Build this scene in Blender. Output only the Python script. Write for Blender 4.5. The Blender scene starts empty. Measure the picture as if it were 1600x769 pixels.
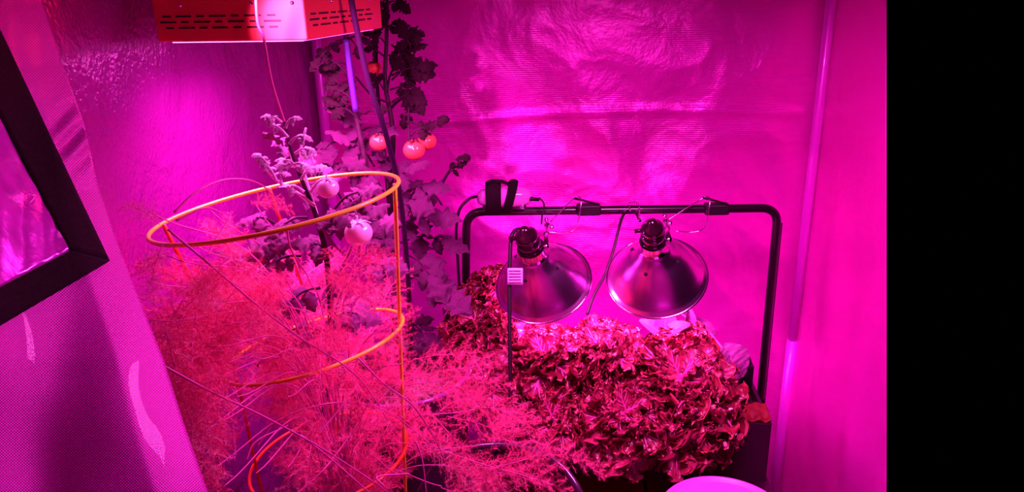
import bpy, math, random
from mathutils import Vector, Matrix, Quaternion, noise
from math import sin, cos, pi, radians as R
S = bpy.context.scene
COL = S.collection
random.seed(7)

# ------------------------------------------------------------------ camera
F = 1150.0
PITCH, ROLL = R(19.0), R(1.2)
CP = Vector((0, 0, 1.5))
fw = Vector((0, cos(PITCH), -sin(PITCH)))
up0 = Vector((0, sin(PITCH), cos(PITCH)))
rt0 = Vector((1, 0, 0))
rt = (rt0 * cos(ROLL) - up0 * sin(ROLL)).normalized()
up = (up0 * cos(ROLL) + rt0 * sin(ROLL)).normalized()
cd = bpy.data.cameras.new('camera'); cam = bpy.data.objects.new('camera', cd); COL.objects.link(cam)
cd.sensor_width = 36; cd.lens = 36 * F / 1600; cd.clip_start = 0.02
m = Matrix((rt, up, -fw)).transposed().to_4x4(); m.translation = CP
cam.matrix_world = m
S.camera = cam
# ------------------------------------------------------------------ world, exposure, lamps
wd = bpy.data.worlds.new('dark_room'); S.world = wd; wd.use_nodes = True
wd.node_tree.nodes['Background'].inputs[0].default_value = (0, 0, 0, 1)
S.view_settings.view_transform = 'Standard'; S.view_settings.look = 'None'
S.view_settings.exposure = 0.0; S.view_settings.gamma = 1; S.view_settings.use_curve_mapping = False
LC = (1.0, 0.13, 0.72)
def lamp(kind, name, loc, power, size=.1, sy=None, direction=(0, 0, -1), col=LC):
    l = bpy.data.lights.new(name, kind); o = bpy.data.objects.new(name, l); COL.objects.link(o)
    l.energy = power; l.color = col
    if kind == 'AREA':
        l.shape = 'RECTANGLE'; l.size = size; l.size_y = sy or size
    else:
        l.shadow_soft_size = size
    o.location = loc
    o.rotation_euler = Vector(direction).to_track_quat('-Z', 'Y').to_euler()
    return o
P1, P2, P3 = 5.2, 14.0, 9.0       # panel over the cage, panel above the frame, clamp lamp bulbs
EMI = 6.0
SPREAD1, SPREAD2 = R(130), R(170)       # the panels' lenses throw a cone, not a hemisphere

# ------------------------------------------------------------------ pixel helpers (photo pixel + distance -> place)
def ray(px, py): return fw + rt * ((px - 800) / F) + up * ((384.5 - py) / F)
def W(px, py, d): return CP + ray(px, py) * d
def WY(px, py, Y): r = ray(px, py); return CP + r * (Y / r.y)
def WX(px, py, X): r = ray(px, py); return CP + r * (X / r.x)
def WZ(px, py, Z): r = ray(px, py); return CP + r * ((Z - CP.z) / r.z)

# ------------------------------------------------------------------ materials
def mat(name, base, rough=.5, metal=0, spec=.5, coat=0, emit=None, es=0, sss=0, trans=0):
    m = bpy.data.materials.new(name); m.use_nodes = True
    b = m.node_tree.nodes['Principled BSDF']
    b.inputs['Base Color'].default_value = (*base, 1)
    b.inputs['Roughness'].default_value = rough; b.inputs['Metallic'].default_value = metal
    b.inputs['Specular IOR Level'].default_value = spec; b.inputs['Coat Weight'].default_value = coat
    if emit: b.inputs['Emission Color'].default_value = (*emit, 1); b.inputs['Emission Strength'].default_value = es
    if trans: b.inputs['Transmission Weight'].default_value = trans
    return m
def nn(m, t, **kw):
    n = m.node_tree.nodes.new(t)
    for k, v in kw.items():
        if hasattr(n, k): setattr(n, k, v)
        else: n.inputs[k.replace('_', ' ')].default_value = v
    return n
def lk(m, a, b): m.node_tree.links.new(a, b)
def vary(m, scale=6, amt=.35, detail=4, dist=0, coord='Object', bump=0, bdist=.002, bscale=None):
    """noise that makes the base colour vary a little, and fine relief"""
    b = m.node_tree.nodes['Principled BSDF']; base = list(b.inputs['Base Color'].default_value)
    tc = nn(m, 'ShaderNodeTexCoord'); nz = nn(m, 'ShaderNodeTexNoise'); nz.inputs['Scale'].default_value = scale
    nz.inputs['Detail'].default_value = detail; nz.inputs['Distortion'].default_value = dist
    lk(m, tc.outputs[coord], nz.inputs['Vector'])
    cr = nn(m, 'ShaderNodeValToRGB')
    cr.color_ramp.elements[0].position = .3; cr.color_ramp.elements[1].position = .7
    cr.color_ramp.elements[0].color = [c * (1 - amt) for c in base[:3]] + [1]
    cr.color_ramp.elements[1].color = [min(1, c * (1 + amt)) for c in base[:3]] + [1]
    lk(m, nz.outputs['Fac'], cr.inputs['Fac']); lk(m, cr.outputs['Color'], b.inputs['Base Color'])
    if bump:
        n2 = nn(m, 'ShaderNodeTexNoise'); n2.inputs['Scale'].default_value = bscale or scale * 4; n2.inputs['Detail'].default_value = 5
        lk(m, tc.outputs[coord], n2.inputs['Vector'])
        bp = nn(m, 'ShaderNodeBump'); bp.inputs['Strength'].default_value = bump; bp.inputs['Distance'].default_value = bdist
        lk(m, n2.outputs['Fac'], bp.inputs['Height']); lk(m, bp.outputs['Normal'], b.inputs['Normal'])
    return m
def foil(name, base, rough, metal, weave=.25, crinkle=.5, coat=.35, crough=.22, fine=.35):
    m = mat(name, base, rough, metal, coat=coat); b = m.node_tree.nodes['Principled BSDF']
    b.inputs['Coat Roughness'].default_value = crough
    tc = nn(m, 'ShaderNodeTexCoord')
    # cloth backing: fine ribs; foil: small creases
    wv = nn(m, 'ShaderNodeTexWave'); wv.bands_direction = 'Z'; wv.inputs['Scale'].default_value = 62; wv.inputs['Distortion'].default_value = 1.2
    wv.inputs['Detail'].default_value = 1
    lk(m, tc.outputs['Object'], wv.inputs['Vector'])
    nz = nn(m, 'ShaderNodeTexNoise'); nz.inputs['Scale'].default_value = 9; nz.inputs['Detail'].default_value = 6; nz.inputs['Distortion'].default_value = .5
    lk(m, tc.outputs['Object'], nz.inputs['Vector'])
    n3 = nn(m, 'ShaderNodeTexNoise'); n3.inputs['Scale'].default_value = 160; n3.inputs['Detail'].default_value = 2
    lk(m, tc.outputs['Object'], n3.inputs['Vector'])
    b1 = nn(m, 'ShaderNodeBump'); b1.inputs['Strength'].default_value = crinkle; b1.inputs['Distance'].default_value = .02
    lk(m, nz.outputs['Fac'], b1.inputs['Height'])
    b2 = nn(m, 'ShaderNodeBump'); b2.inputs['Strength'].default_value = weave; b2.inputs['Distance'].default_value = .0012
    nm = nn(m, 'ShaderNodeTexNoise'); nm.inputs['Scale'].default_value = 2.2; lk(m, tc.outputs['Object'], nm.inputs['Vector'])
    mr = nn(m, 'ShaderNodeMapRange'); mr.inputs[1].default_value = .48; mr.inputs[2].default_value = .62; lk(m, nm.outputs['Fac'], mr.inputs[0])
    mu = nn(m, 'ShaderNodeMath'); mu.operation = 'MULTIPLY'; lk(m, wv.outputs['Fac'], mu.inputs[0]); lk(m, mr.outputs[0], mu.inputs[1])
    lk(m, mu.outputs[0], b2.inputs['Height']); lk(m, b1.outputs['Normal'], b2.inputs['Normal'])
    b3 = nn(m, 'ShaderNodeBump'); b3.inputs['Strength'].default_value = fine; b3.inputs['Distance'].default_value = .0015
    lk(m, n3.outputs['Fac'], b3.inputs['Height']); lk(m, b2.outputs['Normal'], b3.inputs['Normal'])
    lk(m, b3.outputs['Normal'], b.inputs['Normal']); lk(m, b3.outputs['Normal'], b.inputs['Coat Normal'])
    return m
M_back = foil('reflective_foil', (.93, .012, .70), .40, .45, .4, .42)
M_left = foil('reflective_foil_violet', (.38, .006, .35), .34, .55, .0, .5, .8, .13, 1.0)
M_right = foil('reflective_foil_smooth', (.95, .012, .66), .5, .35, .08, .3)
M_floor = vary(mat('floor_cloth', (.25, .02, .2), .6), 4)
M_pole = mat('white_pole_sleeve', (.95, .03, .95), .35, .2, coat=.3)
def flapmat():
    m = mat('woven_flap', (.6, .02, .5), .5, .25, coat=.08); b = m.node_tree.nodes['Principled BSDF']
    tc = nn(m, 'ShaderNodeTexCoord'); mp = nn(m, 'ShaderNodeMapping'); mp.inputs['Rotation'].default_value = (0, 0, .785)
    lk(m, tc.outputs['UV'], mp.inputs['Vector'])
    vo = nn(m, 'ShaderNodeTexVoronoi'); vo.voronoi_dimensions = '2D'; vo.inputs['Randomness'].default_value = 0; vo.inputs['Scale'].default_value = 1
    lk(m, mp.outputs['Vector'], vo.inputs['Vector'])
    cr = nn(m, 'ShaderNodeValToRGB'); cr.color_ramp.elements[0].position = .3; cr.color_ramp.elements[0].color = (.75, .03, .62, 1)
    cr.color_ramp.elements[1].position = .62; cr.color_ramp.elements[1].color = (.30, .003, .2, 1)
    lk(m, vo.outputs['Distance'], cr.inputs['Fac']); lk(m, cr.outputs['Color'], b.inputs['Base Color'])
    bp = nn(m, 'ShaderNodeBump'); bp.inputs['Strength'].default_value = .45; bp.inputs['Distance'].default_value = .001; bp.invert = True
    lk(m, vo.outputs['Distance'], bp.inputs['Height']); lk(m, bp.outputs['Normal'], b.inputs['Normal'])
    return m
M_flap = flapmat()
M_black = mat('black_enamel', (.012, .002, .009), .3, 0, coat=.3)
M_rubber = mat('black_rubber', (.010, .002, .007), .55)
M_web = vary(mat('black_webbing', (.013, .002, .007), .85, spec=.2), 300, .5, bump=.6, bdist=.001)
M_bake = mat('brown_black_bakelite', (.02, .003, .01), .12, 0, coat=1)
M_alu = mat('spun_aluminium', (.98, .35, .98), .27, 1)
M_chrome = mat('chrome', (.95, .6, .95), .12, 1)
M_cage = mat('orange_vinyl_coat', (1, .95, .03), .35, coat=.3)
M_cage2 = mat('red_vinyl_coat', (1, .10, .02), .35, coat=.3)
M_red = vary(mat('red_painted_steel', (.8, .06, .05), .38, 0, coat=.4), 8, .08)
M_slot = mat('slot_dark', (.01, .002, .004), .8)
M_lens = mat('led_lens', (.8, .2, .8), .4, emit=LC, es=EMI)
M_bulb = mat('bulb_glass', (.9, .5, .9), .3, emit=LC, es=60)
M_bulbs = mat('added_bulb_glass', (.9, .5, .9), .3, emit=LC, es=5)
M_rope = mat('pink_cord', (.7, .1, .4), .7)
M_vine = mat('fern_stem', (.75, .10, .45), .5)
M_fern = mat('fern_needle', (.95, .09, .30), .5)
M_fern2 = mat('fern_needle_pale', (.95, .3, .45), .5)
M_let = vary(mat('lettuce_blade', (.40, .025, .10), .32, coat=.4), 30, .45, bump=.5, bdist=.002, bscale=60)
M_let2 = vary(mat('lettuce_blade_dark', (.26, .012, .04), .32, coat=.4), 30, .5, bump=.5, bdist=.002, bscale=60)
M_rib = mat('lettuce_rib', (.85, .12, .5), .35, coat=.2)
M_frill = mat('lettuce_edge_glint', (.62, .07, .12), .35, coat=.3)  # glints on the curled leaf edges, put in as a lighter colour
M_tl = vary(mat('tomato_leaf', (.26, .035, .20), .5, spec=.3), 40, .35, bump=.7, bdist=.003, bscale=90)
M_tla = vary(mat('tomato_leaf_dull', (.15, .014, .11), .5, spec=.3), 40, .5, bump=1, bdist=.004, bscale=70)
M_tl_shade = vary(mat('tomato_leaf_shaded', (.03, .004, .016), .7, spec=.15), 40, .35, bump=.6, bdist=.002, bscale=90)  # top leaves above the panel light: shade put into a darker colour
M_tl_lit = vary(mat('tomato_leaf_lit', (.9, .62, .9), .5), 40, .2, bump=.6, bdist=.002, bscale=90)  # tip leaves under the panel: its strong light put into a paler colour
M_st = vary(mat('tomato_stem', (.045, .006, .03), .6, spec=.2), 60, .4)
M_stake = mat('dark_stake', (.025, .003, .03), .5, spec=.2)
M_stv = mat('violet_stake', (.10, .02, .32), .4, coat=.3)
M_tom = mat('tomato_ripe', (.85, .09, .07), .15, coat=.6)
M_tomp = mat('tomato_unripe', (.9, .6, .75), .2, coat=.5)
M_pot = vary(mat('dark_plastic', (.06, .004, .04), .4), 5, .2)
M_potr = mat('dark_plastic_rim', (.3, .03, .3), .3, coat=.5)
M_hose = mat('black_hose', (.05, .012, .05), .25, coat=.6)
M_soil = vary(mat('soil', (.05, .01, .015), .9), 60, .6, bump=.8, bdist=.005)
M_wood = vary(mat('red_brown_wood', (.22, .01, .008), .5), 9, .35, dist=2)
M_white = mat('white_plastic', (.98, .13, .98), .4, coat=.1)
M_whiter = mat('white_plastic_rim', (1, .75, 1), .3, coat=.4)
M_pink = mat('pink_plastic', (.85, .2, .8), .15, coat=.8)
M_terra = vary(mat('terracotta', (.26, .012, .015), .6), 15, .3)
M_label = mat('paper_label', (.95, .6, .95), .5)
M_ink = mat('label_ink', (.3, .02, .3), .5)
M_screen = vary(mat('window_film', (.75, .03, .72), .25, .4, coat=.6), 7, .35, dist=2, bump=.5, bdist=.01, bscale=12)

# ------------------------------------------------------------------ object helpers
class MB:
    def __init__(s): s.v = []; s.f = []; s.mi = []; s.uv = None
    def quad(s, *p, mi=0):
        n = len(s.v); s.v += [Vector(q) for q in p]; s.f.append(tuple(range(n, n + len(p)))); s.mi.append(mi)
    def box(s, c, h, M=None, mi=0):
        c = Vector(c); n = len(s.v)
        for dx in (-1, 1):
            for dy in (-1, 1):
                for dz in (-1, 1):
                    p = Vector((dx * h[0], dy * h[1], dz * h[2]))
                    s.v.append(c + (M @ p if M else p))
        for f in ((0, 1, 3, 2), (4, 6, 7, 5), (0, 4, 5, 1), (2, 3, 7, 6), (0, 2, 6, 4), (1, 5, 7, 3)):
            s.f.append(tuple(n + i for i in f)); s.mi.append(mi)
    def tube(s, pts, r, seg=8, closed=False, mi=0, cap=True):
        pts = [Vector(p) for p in pts]; N = len(pts); base = len(s.v)
        rs = r if isinstance(r, (list, tuple)) else [r] * N
        nrm = None
        for i, p in enumerate(pts):
            a = pts[(i - 1) % N] if (closed or i > 0) else p; b = pts[(i + 1) % N] if (closed or i < N - 1) else p
            t = (b - a).normalized()
            if nrm is None:
                nrm = t.orthogonal().normalized()
            else:
                nrm = (nrm - t * nrm.dot(t)); nrm = nrm.normalized() if nrm.length > 1e-6 else t.orthogonal().normalized()
            bn = t.cross(nrm)
            for k in range(seg):
                a_ = 2 * pi * k / seg; s.v.append(p + (nrm * cos(a_) + bn * sin(a_)) * rs[i])
        for i in range(N if closed else N - 1):
            j = (i + 1) % N; off = 0
            if closed and j == 0:   # match the seam
                p0 = s.v[base + i * seg]; off = min(range(seg), key=lambda k: (s.v[base + k] - p0).length)
            for k in range(seg):
                s.f.append((base + i * seg + k, base + i * seg + (k + 1) % seg, base + j * seg + (k + 1 + off) % seg, base + j * seg + (k + off) % seg)); s.mi.append(mi)
        if cap and not closed:
            s.f.append(tuple(base + k for k in range(seg))[::-1]); s.mi.append(mi)
            s.f.append(tuple(base + (N - 1) * seg + k for k in range(seg))); s.mi.append(mi)
    def lathe(s, prof, c=(0, 0, 0), seg=48, M=None, mi=0):
        """prof: (radius, height) along local z"""
        c = Vector(c); base = len(s.v)
        for (r, h) in prof:
            for k in range(seg):
                a = 2 * pi * k / seg; p = Vector((r * cos(a), r * sin(a), h)); s.v.append(c + (M @ p if M else p))
        for i in range(len(prof) - 1):
            for k in range(seg):
                s.f.append((base + i * seg + k, base + i * seg + (k + 1) % seg, base + (i + 1) * seg + (k + 1) % seg, base + (i + 1) * seg + k)); s.mi.append(mi)
    def mesh(s, name, mats, smooth=True):
        me = bpy.data.meshes.new(name); me.from_pydata([tuple(v) for v in s.v], [], s.f)
        for mm in (mats if isinstance(mats, (list, tuple)) else [mats]): me.materials.append(mm)
        me.polygons.foreach_set('material_index', s.mi)
        if smooth: me.polygons.foreach_set('use_smooth', [True] * len(s.f))
        me.update(); return me
    def build(s, name, mats, parent=None, smooth=True, loc=None):
        me = s.mesh(name, mats, smooth)
        if loc is not None: me.transform(Matrix.Translation(-Vector(loc)))
        return link(name, me, parent, loc)
def link(name, me, parent=None, loc=None):
    o = bpy.data.objects.new(name, me); COL.objects.link(o)
    if parent is not None:
        o.parent = parent
        if loc is None: o.matrix_parent_inverse = inv(parent)
    if loc is not None:
        if parent is not None: o.matrix_parent_inverse = inv(parent)
        o.location = loc
    return o
_world = {}
def inv(p):
    """inverse of the parent's world matrix (all parents here are placed before their children)"""
    return wm(p).inverted()
def wm(o):
    L = Matrix.LocRotScale(o.location, o.rotation_quaternion if o.rotation_mode == 'QUATERNION' else o.rotation_euler, o.scale)
    return wm(o.parent) @ o.matrix_parent_inverse @ L if o.parent else L
def thing(name, loc, label, cat, group=None):
    o = bpy.data.objects.new(name, None); COL.objects.link(o); o.location = loc; o.empty_display_size = .05
    return tag(o, label, cat, group)
def tag(o, label, cat, group=None):
    o['label'] = label; o['category'] = cat
    if group: o['group'] = group
    return o
def struct(o): o['kind'] = 'structure'; return o
def place(o, M):
    o.rotation_mode = 'QUATERNION'; l, q, s = M.decompose(); o.location = l; o.rotation_quaternion = q; o.scale = s
def frame_x(x, hint=(0, 0, 1)):
    """matrix whose local x runs along x, local z towards hint"""
    x = Vector(x).normalized(); h = Vector(hint); z = h - x * h.dot(x)
    z = z.normalized() if z.length > 1e-4 else x.orthogonal().normalized()
    y = z.cross(x); return Matrix((x, y, z)).transposed()
def frame_z(z, hint=(1, 0, 0)):
    z = Vector(z).normalized(); h = Vector(hint); x = h - z * h.dot(z); x = x.normalized(); y = z.cross(x)
    return Matrix((x, y, z)).transposed()
def spline(pts, n=8):
    pts = [Vector(p) for p in pts]; out = []
    P = [pts[0] * 2 - pts[1]] + pts + [pts[-1] * 2 - pts[-2]]
    for i in range(1, len(P) - 2):
        for k in range(n):
            t = k / n; a, b, c, d = P[i - 1:i + 3]
            out.append(.5 * ((2 * b) + (c - a) * t + (2 * a - 5 * b + 4 * c - d) * t * t + (-a + 3 * b - 3 * c + d) * t ** 3))
    out.append(pts[-1]); return out
def px_path(l, n=8): return spline([W(*p) for p in l], n)

# ------------------------------------------------------------------ tent: walls, poles, floor
XL, XR, YB, ZT = -.479, .785, 1.858, 2.0
YF0 = -.35
def ridge(v, s, seed):
    p = Vector((v[0] * s + seed, v[1] * s, seed * .37))
    return 1 - 2 * abs(noise.noise(p))
def wrink(a, b, seed, amp):
    w = Vector((a, b, seed)); q = noise.noise_vector(w * 2.2) * .25
    a2, b2 = a + q.x, b + q.y
    r = .62 * ridge((a2, b2 * 1.25), 3.6, seed) + .3 * ridge((a2, b2), 8, seed + 3) + .08 * ridge((a2, b2), 20, seed + 9)
    m_ = .35 + .65 * max(0, min(1, .5 + 1.3 * noise.noise(Vector((a * 1.6, b * 1.6, seed + 20)))))
    return amp * r * m_
def grid(name, fn, nu, nv, mats, parent=None, uvfn=None, thick=None):
    mb = MB()
    for j in range(nv + 1):
        for i in range(nu + 1): mb.v.append(fn(i / nu, j / nv))
    for j in range(nv):
        for i in range(nu):
            a = j * (nu + 1) + i; mb.f.append((a, a + 1, a + nu + 2, a + nu + 1)); mb.mi.append(0)
    me = mb.mesh(name, mats)
    if uvfn:
        uv = me.uv_layers.new(name='UVMap'); vals = []
        for p in me.polygons:
            for vi in p.vertices: vals += uvfn((vi % (nu + 1)) / nu, (vi // (nu + 1)) / nv)
        uv.data.foreach_set('uv', vals)
    o = link(name, me, parent)
    if thick: sm = o.modifiers.new('cloth', 'SOLIDIFY'); sm.thickness = thick; sm.offset = 0
    return o
def bw(u, v):
    x = XL + (XR - XL) * u; z = ZT * v
    crease = .006 * math.exp(-((z - 1.205 - .01 * sin(x * 5)) / .012) ** 2)   # horizontal fold line
    e = min(1, min(u, 1 - u) * 12)
    return Vector((x, YB - (wrink(x, z, 3.1, .016) + crease) * e, z))
struct(grid('wall_back', bw, 300, 420, M_back, thick=.0015))
def lw(u, v):
    y = YF0 + (YB - YF0) * u; z = ZT * v
    e = min(1, (1 - u) * 12)
    return Vector((XL + wrink(y, z, 8.4, .007) * e, y, z))
struct(grid('wall_left', lw, 280, 220, M_left, thick=.0015))
# right wall cut along a line of sight, so the black world shows beyond
e0 = WX(1385, 0, XR); e1 = WX(1385, 769, XR)
def ey(z): return e0.y + (e1.y - e0.y) * (z - e0.z) / (e1.z - e0.z)
def rw(u, v):
    z = ZT * v; y = YB + (ey(z) - YB) * u
    e = min(1, u * 10, (1 - u) * 10)
    w = .009 * sin(y * 34 + 2 * sin(z * 3)) * max(0, 1 - abs(z - .45) * 1.5) + wrink(y * .6, z * .5, 14.2, .008)
    return Vector((XR - w * e, y, z))
struct(grid('wall_right', rw, 90, 200, M_right, thick=.0015))
mb = MB(); mb.box(((XL + XR) / 2, .754, -.01), ((XR - XL) / 2, 1.104, .01)); struct(mb.build('floor', M_floor, smooth=False))
mb = MB(); mb.box(((XL + XR) / 2, .754, ZT + .01), ((XR - XL) / 2, 1.104, .01)); struct(mb.build('ceiling', M_left, smooth=False))
for k, (x, nm) in enumerate(((XL + .02, 'trim_1'), (XR - .018, 'trim_2'))):
    mb = MB(); mb.tube([(x, YB - .03, 0), (x, YB - .03, .58)], .0145, 16); mb.tube([(x, YB - .03, .58), (x, YB - .03, 1.1), (x, YB - .03, ZT)], .0125, 16)
    struct(mb.build(nm, M_pole))
def fwl(u, v):
    x = XL + 1.7 * u; z = ZT * v; return Vector((x, YF0 + wrink(x, z, 30.2, .012), z))
struct(grid('wall_front', fwl, 80, 90, M_right, thick=.0015))
# door flap, hanging open at the near left
EDGE = [(20, -300, .62), (65, 0, .70), (97, 100, .715), (130, 190, .715), (155, 300, .70), (185, 385, .68), (213, 456, .66), (255, 562, .63), (287, 663, .61), (324, 769, .59), (400, 1000, .56)]
def edge(py):
    for a, b in zip(EDGE, EDGE[1:]):
        if py <= b[1]:
            t = (py - a[1]) / (b[1] - a[1]); return a[0] + (b[0] - a[0]) * t, a[2] + (b[2] - a[2]) * t
    return EDGE[-1][0], EDGE[-1][2]
def flap_d(px, py):
    xe, de = edge(py); t = (px + 260) / (xe + 260)
    d = .44 + (de - .44) * t
    d += .012 * sin(t * 9 + py * .004) * (1 - t * .3) + .02 * max(0, t - .86) / .14 * .6
    d += .008 * noise.noise(Vector((px * .008, py * .005, 4)))
    k = math.exp(-(((px - 118) / 30) ** 2 + ((py - 215) / 38) ** 2)); d += .006 * k * sin((px + py) * .12)
    return d
def flap(u, v):
    py = -300 + 1300 * v; xe, de = edge(py); px = -260 + (xe + 260) * u
    return W(px, py, flap_d(px, py))
door = struct(grid('door_1', flap, 110, 180, M_flap, uvfn=lambda u, v: ((-260 + (edge(-300 + 1300 * v)[0] + 260) * u) / 3.5, (-300 + 1300 * v) / 3.2), thick=.001))
def strip(a0, a1, b0, b1, name, mt, lift, nu=30, nv=8, thick=.0015):
    """a strip of webbing on the flap between the edge a0-a1 and the edge b0-b1"""
    def f(u, v):
        p = Vector(a0).lerp(Vector(a1), u); q = Vector(b0).lerp(Vector(b1), u); r = p.lerp(q, v)
        return W(r.x, r.y, flap_d(r.x, r.y) - lift)
    return grid(name, f, nu, nv, mt, door, thick=thick, uvfn=lambda u, v: (u * 60, v * 10))
o = strip((-75, -110), (171, 408), (-75, 40), (110, 392), 'binding_strip', M_web, .005, 40)
o = strip((171, 408), (-60, 545), (110, 392), (-60, 480), 'binding_strip', M_web, .0065, 40)
def film(u, v):
    p = Vector((-75, 40)).lerp(Vector((112, 390)), v); q = Vector((-200, 40)).lerp(Vector((-60, 482)), v)
    r = Vector(q).lerp(p, u); return W(r.x, r.y, flap_d(r.x, r.y) - .003 - .003 * abs(noise.noise(Vector((r.x * .03, r.y * .012, 1)))))
o = grid('window_film', film, 50, 60, M_screen, door, thick=.0008)

# ------------------------------------------------------------------ LED panels
SEG = [[(130, 180), (210, 305), (338, 385), (415, 515), (548, 595), (628, 730), (765, 815)],
       [(110, 208), (240, 285), (318, 415), (447, 490), (527, 625), (660, 708), (742, 845)],
       [(142, 190), (220, 318), (347, 395), (427, 522), (555, 603), (637, 738), (770, 822)]]
SH = [.0326, .0259, .0189]
def led_panel(corner, yaw, wf, ws, label, power, aim_z=None):
    """corner = front right bottom corner"""
    H = .056; t = thing('led_grow_panel', corner, label, 'grow light', 'LED grow panels hanging in the tent')
    A = Matrix.Rotation(yaw, 3, 'Z'); c = Vector(corner)
    fx, fy = A @ Vector((-1, 0, 0)), A @ Vector((0, 1, 0))
    mb = MB(); mb.box(c + fx * wf / 2 + fy * ws / 2 + Vector((0, 0, H / 2 + .002)), (wf / 2, ws / 2, H / 2), A)
    b = mb.build('housing', M_red, t, smooth=False); bv = b.modifiers.new('b', 'BEVEL'); bv.width = .0025; bv.segments = 2
    mb = MB(); mb.box(c + fx * wf / 2 + fy * ws / 2 + Vector((0, 0, .0015)), (wf / 2 - .012, ws / 2 - .012, .001), A); mb.build('led_lens', M_lens, t, smooth=False)
    sm = {}
    for row, h in zip(SEG, SH):
        for a, b_ in row:
            for side in (0, 1):
                L = wf if side == 0 else ws
                u0, u1 = (a - 75) / 910, (b_ - 75) / 910
                if side == 0: p = c + fx * (1 - (u0 + u1) / 2) * L - fy * .0002; ex = (L * (u1 - u0) / 2, .0006, .0011)
                else: p = c + fy * ((u0 + u1) / 2) * L - fx * .0002; ex = (.0006, L * (u1 - u0) / 2, .0011)
                s_ = MB(); s_.box((0, 0, 0), ex); key = tuple(round(e, 4) for e in ex)
                if key not in sm: sm[key] = s_.mesh('vent_slot', M_slot, False)
                o = link('vent_slot', sm[key], None); o.parent = b; o.matrix_parent_inverse = inv(b)
                o.location = p + Vector((0, 0, h)); o.rotation_euler = (0, 0, yaw)
    for side, fr in ((0, .19), (0, .66), (0, .93), (1, .3), (1, .8)):
        L = wf if side == 0 else ws
        p = c + (fx * (1 - fr) * L if side == 0 else fy * fr * L) + Vector((0, 0, .046))
        s_ = MB(); s_.lathe([(0, .0018), (.0016, .0015), (.0026, 0)], p, 12, frame_z(-fy if side == 0 else -fx)); s_.build('screw', M_chrome, t)
    for i in (.1, .9):
        s_ = MB(); q = c + fx * wf * i + fy * ws * .5 + Vector((0, 0, H)); s_.tube([q, Vector((q.x, q.y, ZT))], .0012, 6); s_.build('hanging_wire', M_rope, t)
    l = lamp('AREA', 'panel_light', c + fx * wf / 2 + fy * ws / 2 + Vector((0, 0, -.003)), power, wf * .9, ws * .9)
    l.data.spread = SPREAD1 if power == P1 else SPREAD2
    l.rotation_euler = (0, 0, yaw)
    return t
c1 = W(480, 66, .90)
led_panel(c1, R(-8), .196, .31, 'red LED grow panel with rows of vent slots at top left', P1)
led_panel(Vector((.45, .82, 1.60)), R(-4), .30, .22, 'red LED grow panel hanging above and in front of the lamp frame', P2)
# unseen bulb and spot lamp, added to throw the white spot on the panel
hb = thing('added_bulb', (-.285, .70, 1.60), 'small added bulb, out of view, on a cord before the red panel', 'bulb')
mb = MB(); mb.lathe([(0, -.05), (.012, -.047), (.02, -.035), (.021, -.022), (.014, -.006), (.012, 0)], (-.285, .70, 1.60), 24); mb.build('glass', M_bulbs, hb)
mb = MB(); mb.lathe([(.013, -.002), (.015, .02), (.010, .035), (0, .036)], (-.285, .70, 1.60), 24); mb.build('socket', M_bake, hb)
mb = MB(); mb.tube([(-.285, .70, 1.63), (-.285, .70, ZT)], .0025, 8); mb.build('hanging_wire', M_rubber, hb)
tgt = W(462, 40, .90); sp = lamp('SPOT', 'added_bulb_spot', (-.285, .735, 1.545), 70, .012, direction=tgt - Vector((-.285, .735, 1.545))); sp.data.spot_size = R(28); sp.data.spot_blend = .9
# cord with the tomato tied to it
mb = MB(); mb.tube(px_path([(402, -400, .62), (400, 0, .80), (412, 60, .82), (425, 130, .85), (444, 190, .88)]), .0016, 7)
tag(mb.build('support_cord', M_rope), 'thin pink cord hanging in front of the red panel', 'cord')

# ------------------------------------------------------------------ tomato cage
cage = thing('tomato_cage', W(515, 765, 1.15), 'orange and red wire tomato cage of three rings standing in the fern', 'plant cage')
def ring_pts(px, py, d, rad, roll, pit, n=72):
    c = W(px, py, d); N = Matrix.Rotation(R(pit), 3, 'X') @ Matrix.Rotation(R(-roll), 3, 'Y')
    e1, e2 = N @ Vector((1, 0, 0)), N @ Vector((0, 1, 0))
    return c, e1, e2, [c + (e1 * cos(2 * pi * k / n) + e2 * sin(2 * pi * k / n)) * rad for k in range(n)]
RG = [(435, 320, .88, .1455, 8.5, -2), (492, 537, 1.02, .125, 12, -6), (515, 712, 1.13, .1195, 7, 0)]
RR = [ring_pts(*g) for g in RG]
for k, (c, e1, e2, pts) in enumerate(RR):
    mb = MB(); mb.tube(pts, .0026, 8, closed=True)
    o = mb.build('ring', M_cage if k < 2 else M_cage2, cage)
    o['label'] = ['yellow orange top ring', 'orange middle ring', 'red bottom ring'][k]
LEGS = ((2, 2, 2), (112, 106, 100), (181, 181, 181))
for k, th in enumerate(LEGS):
    q = [c + (e1 * cos(R(a)) + e2 * sin(R(a))) * (g[3] - .004) for (c, e1, e2, _), g, a in zip(RR, RG, th)]
    q.append(q[2] + (q[2] - q[1]) * 1.0)
    mb = MB(); mb.tube(spline(q, 6), .0026, 8); o = mb.build('leg', M_cage if k == 0 else M_cage2, cage)
    o['label'] = ['orange leg at the right', 'red leg at the back', 'red leg at the left'][k]

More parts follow.
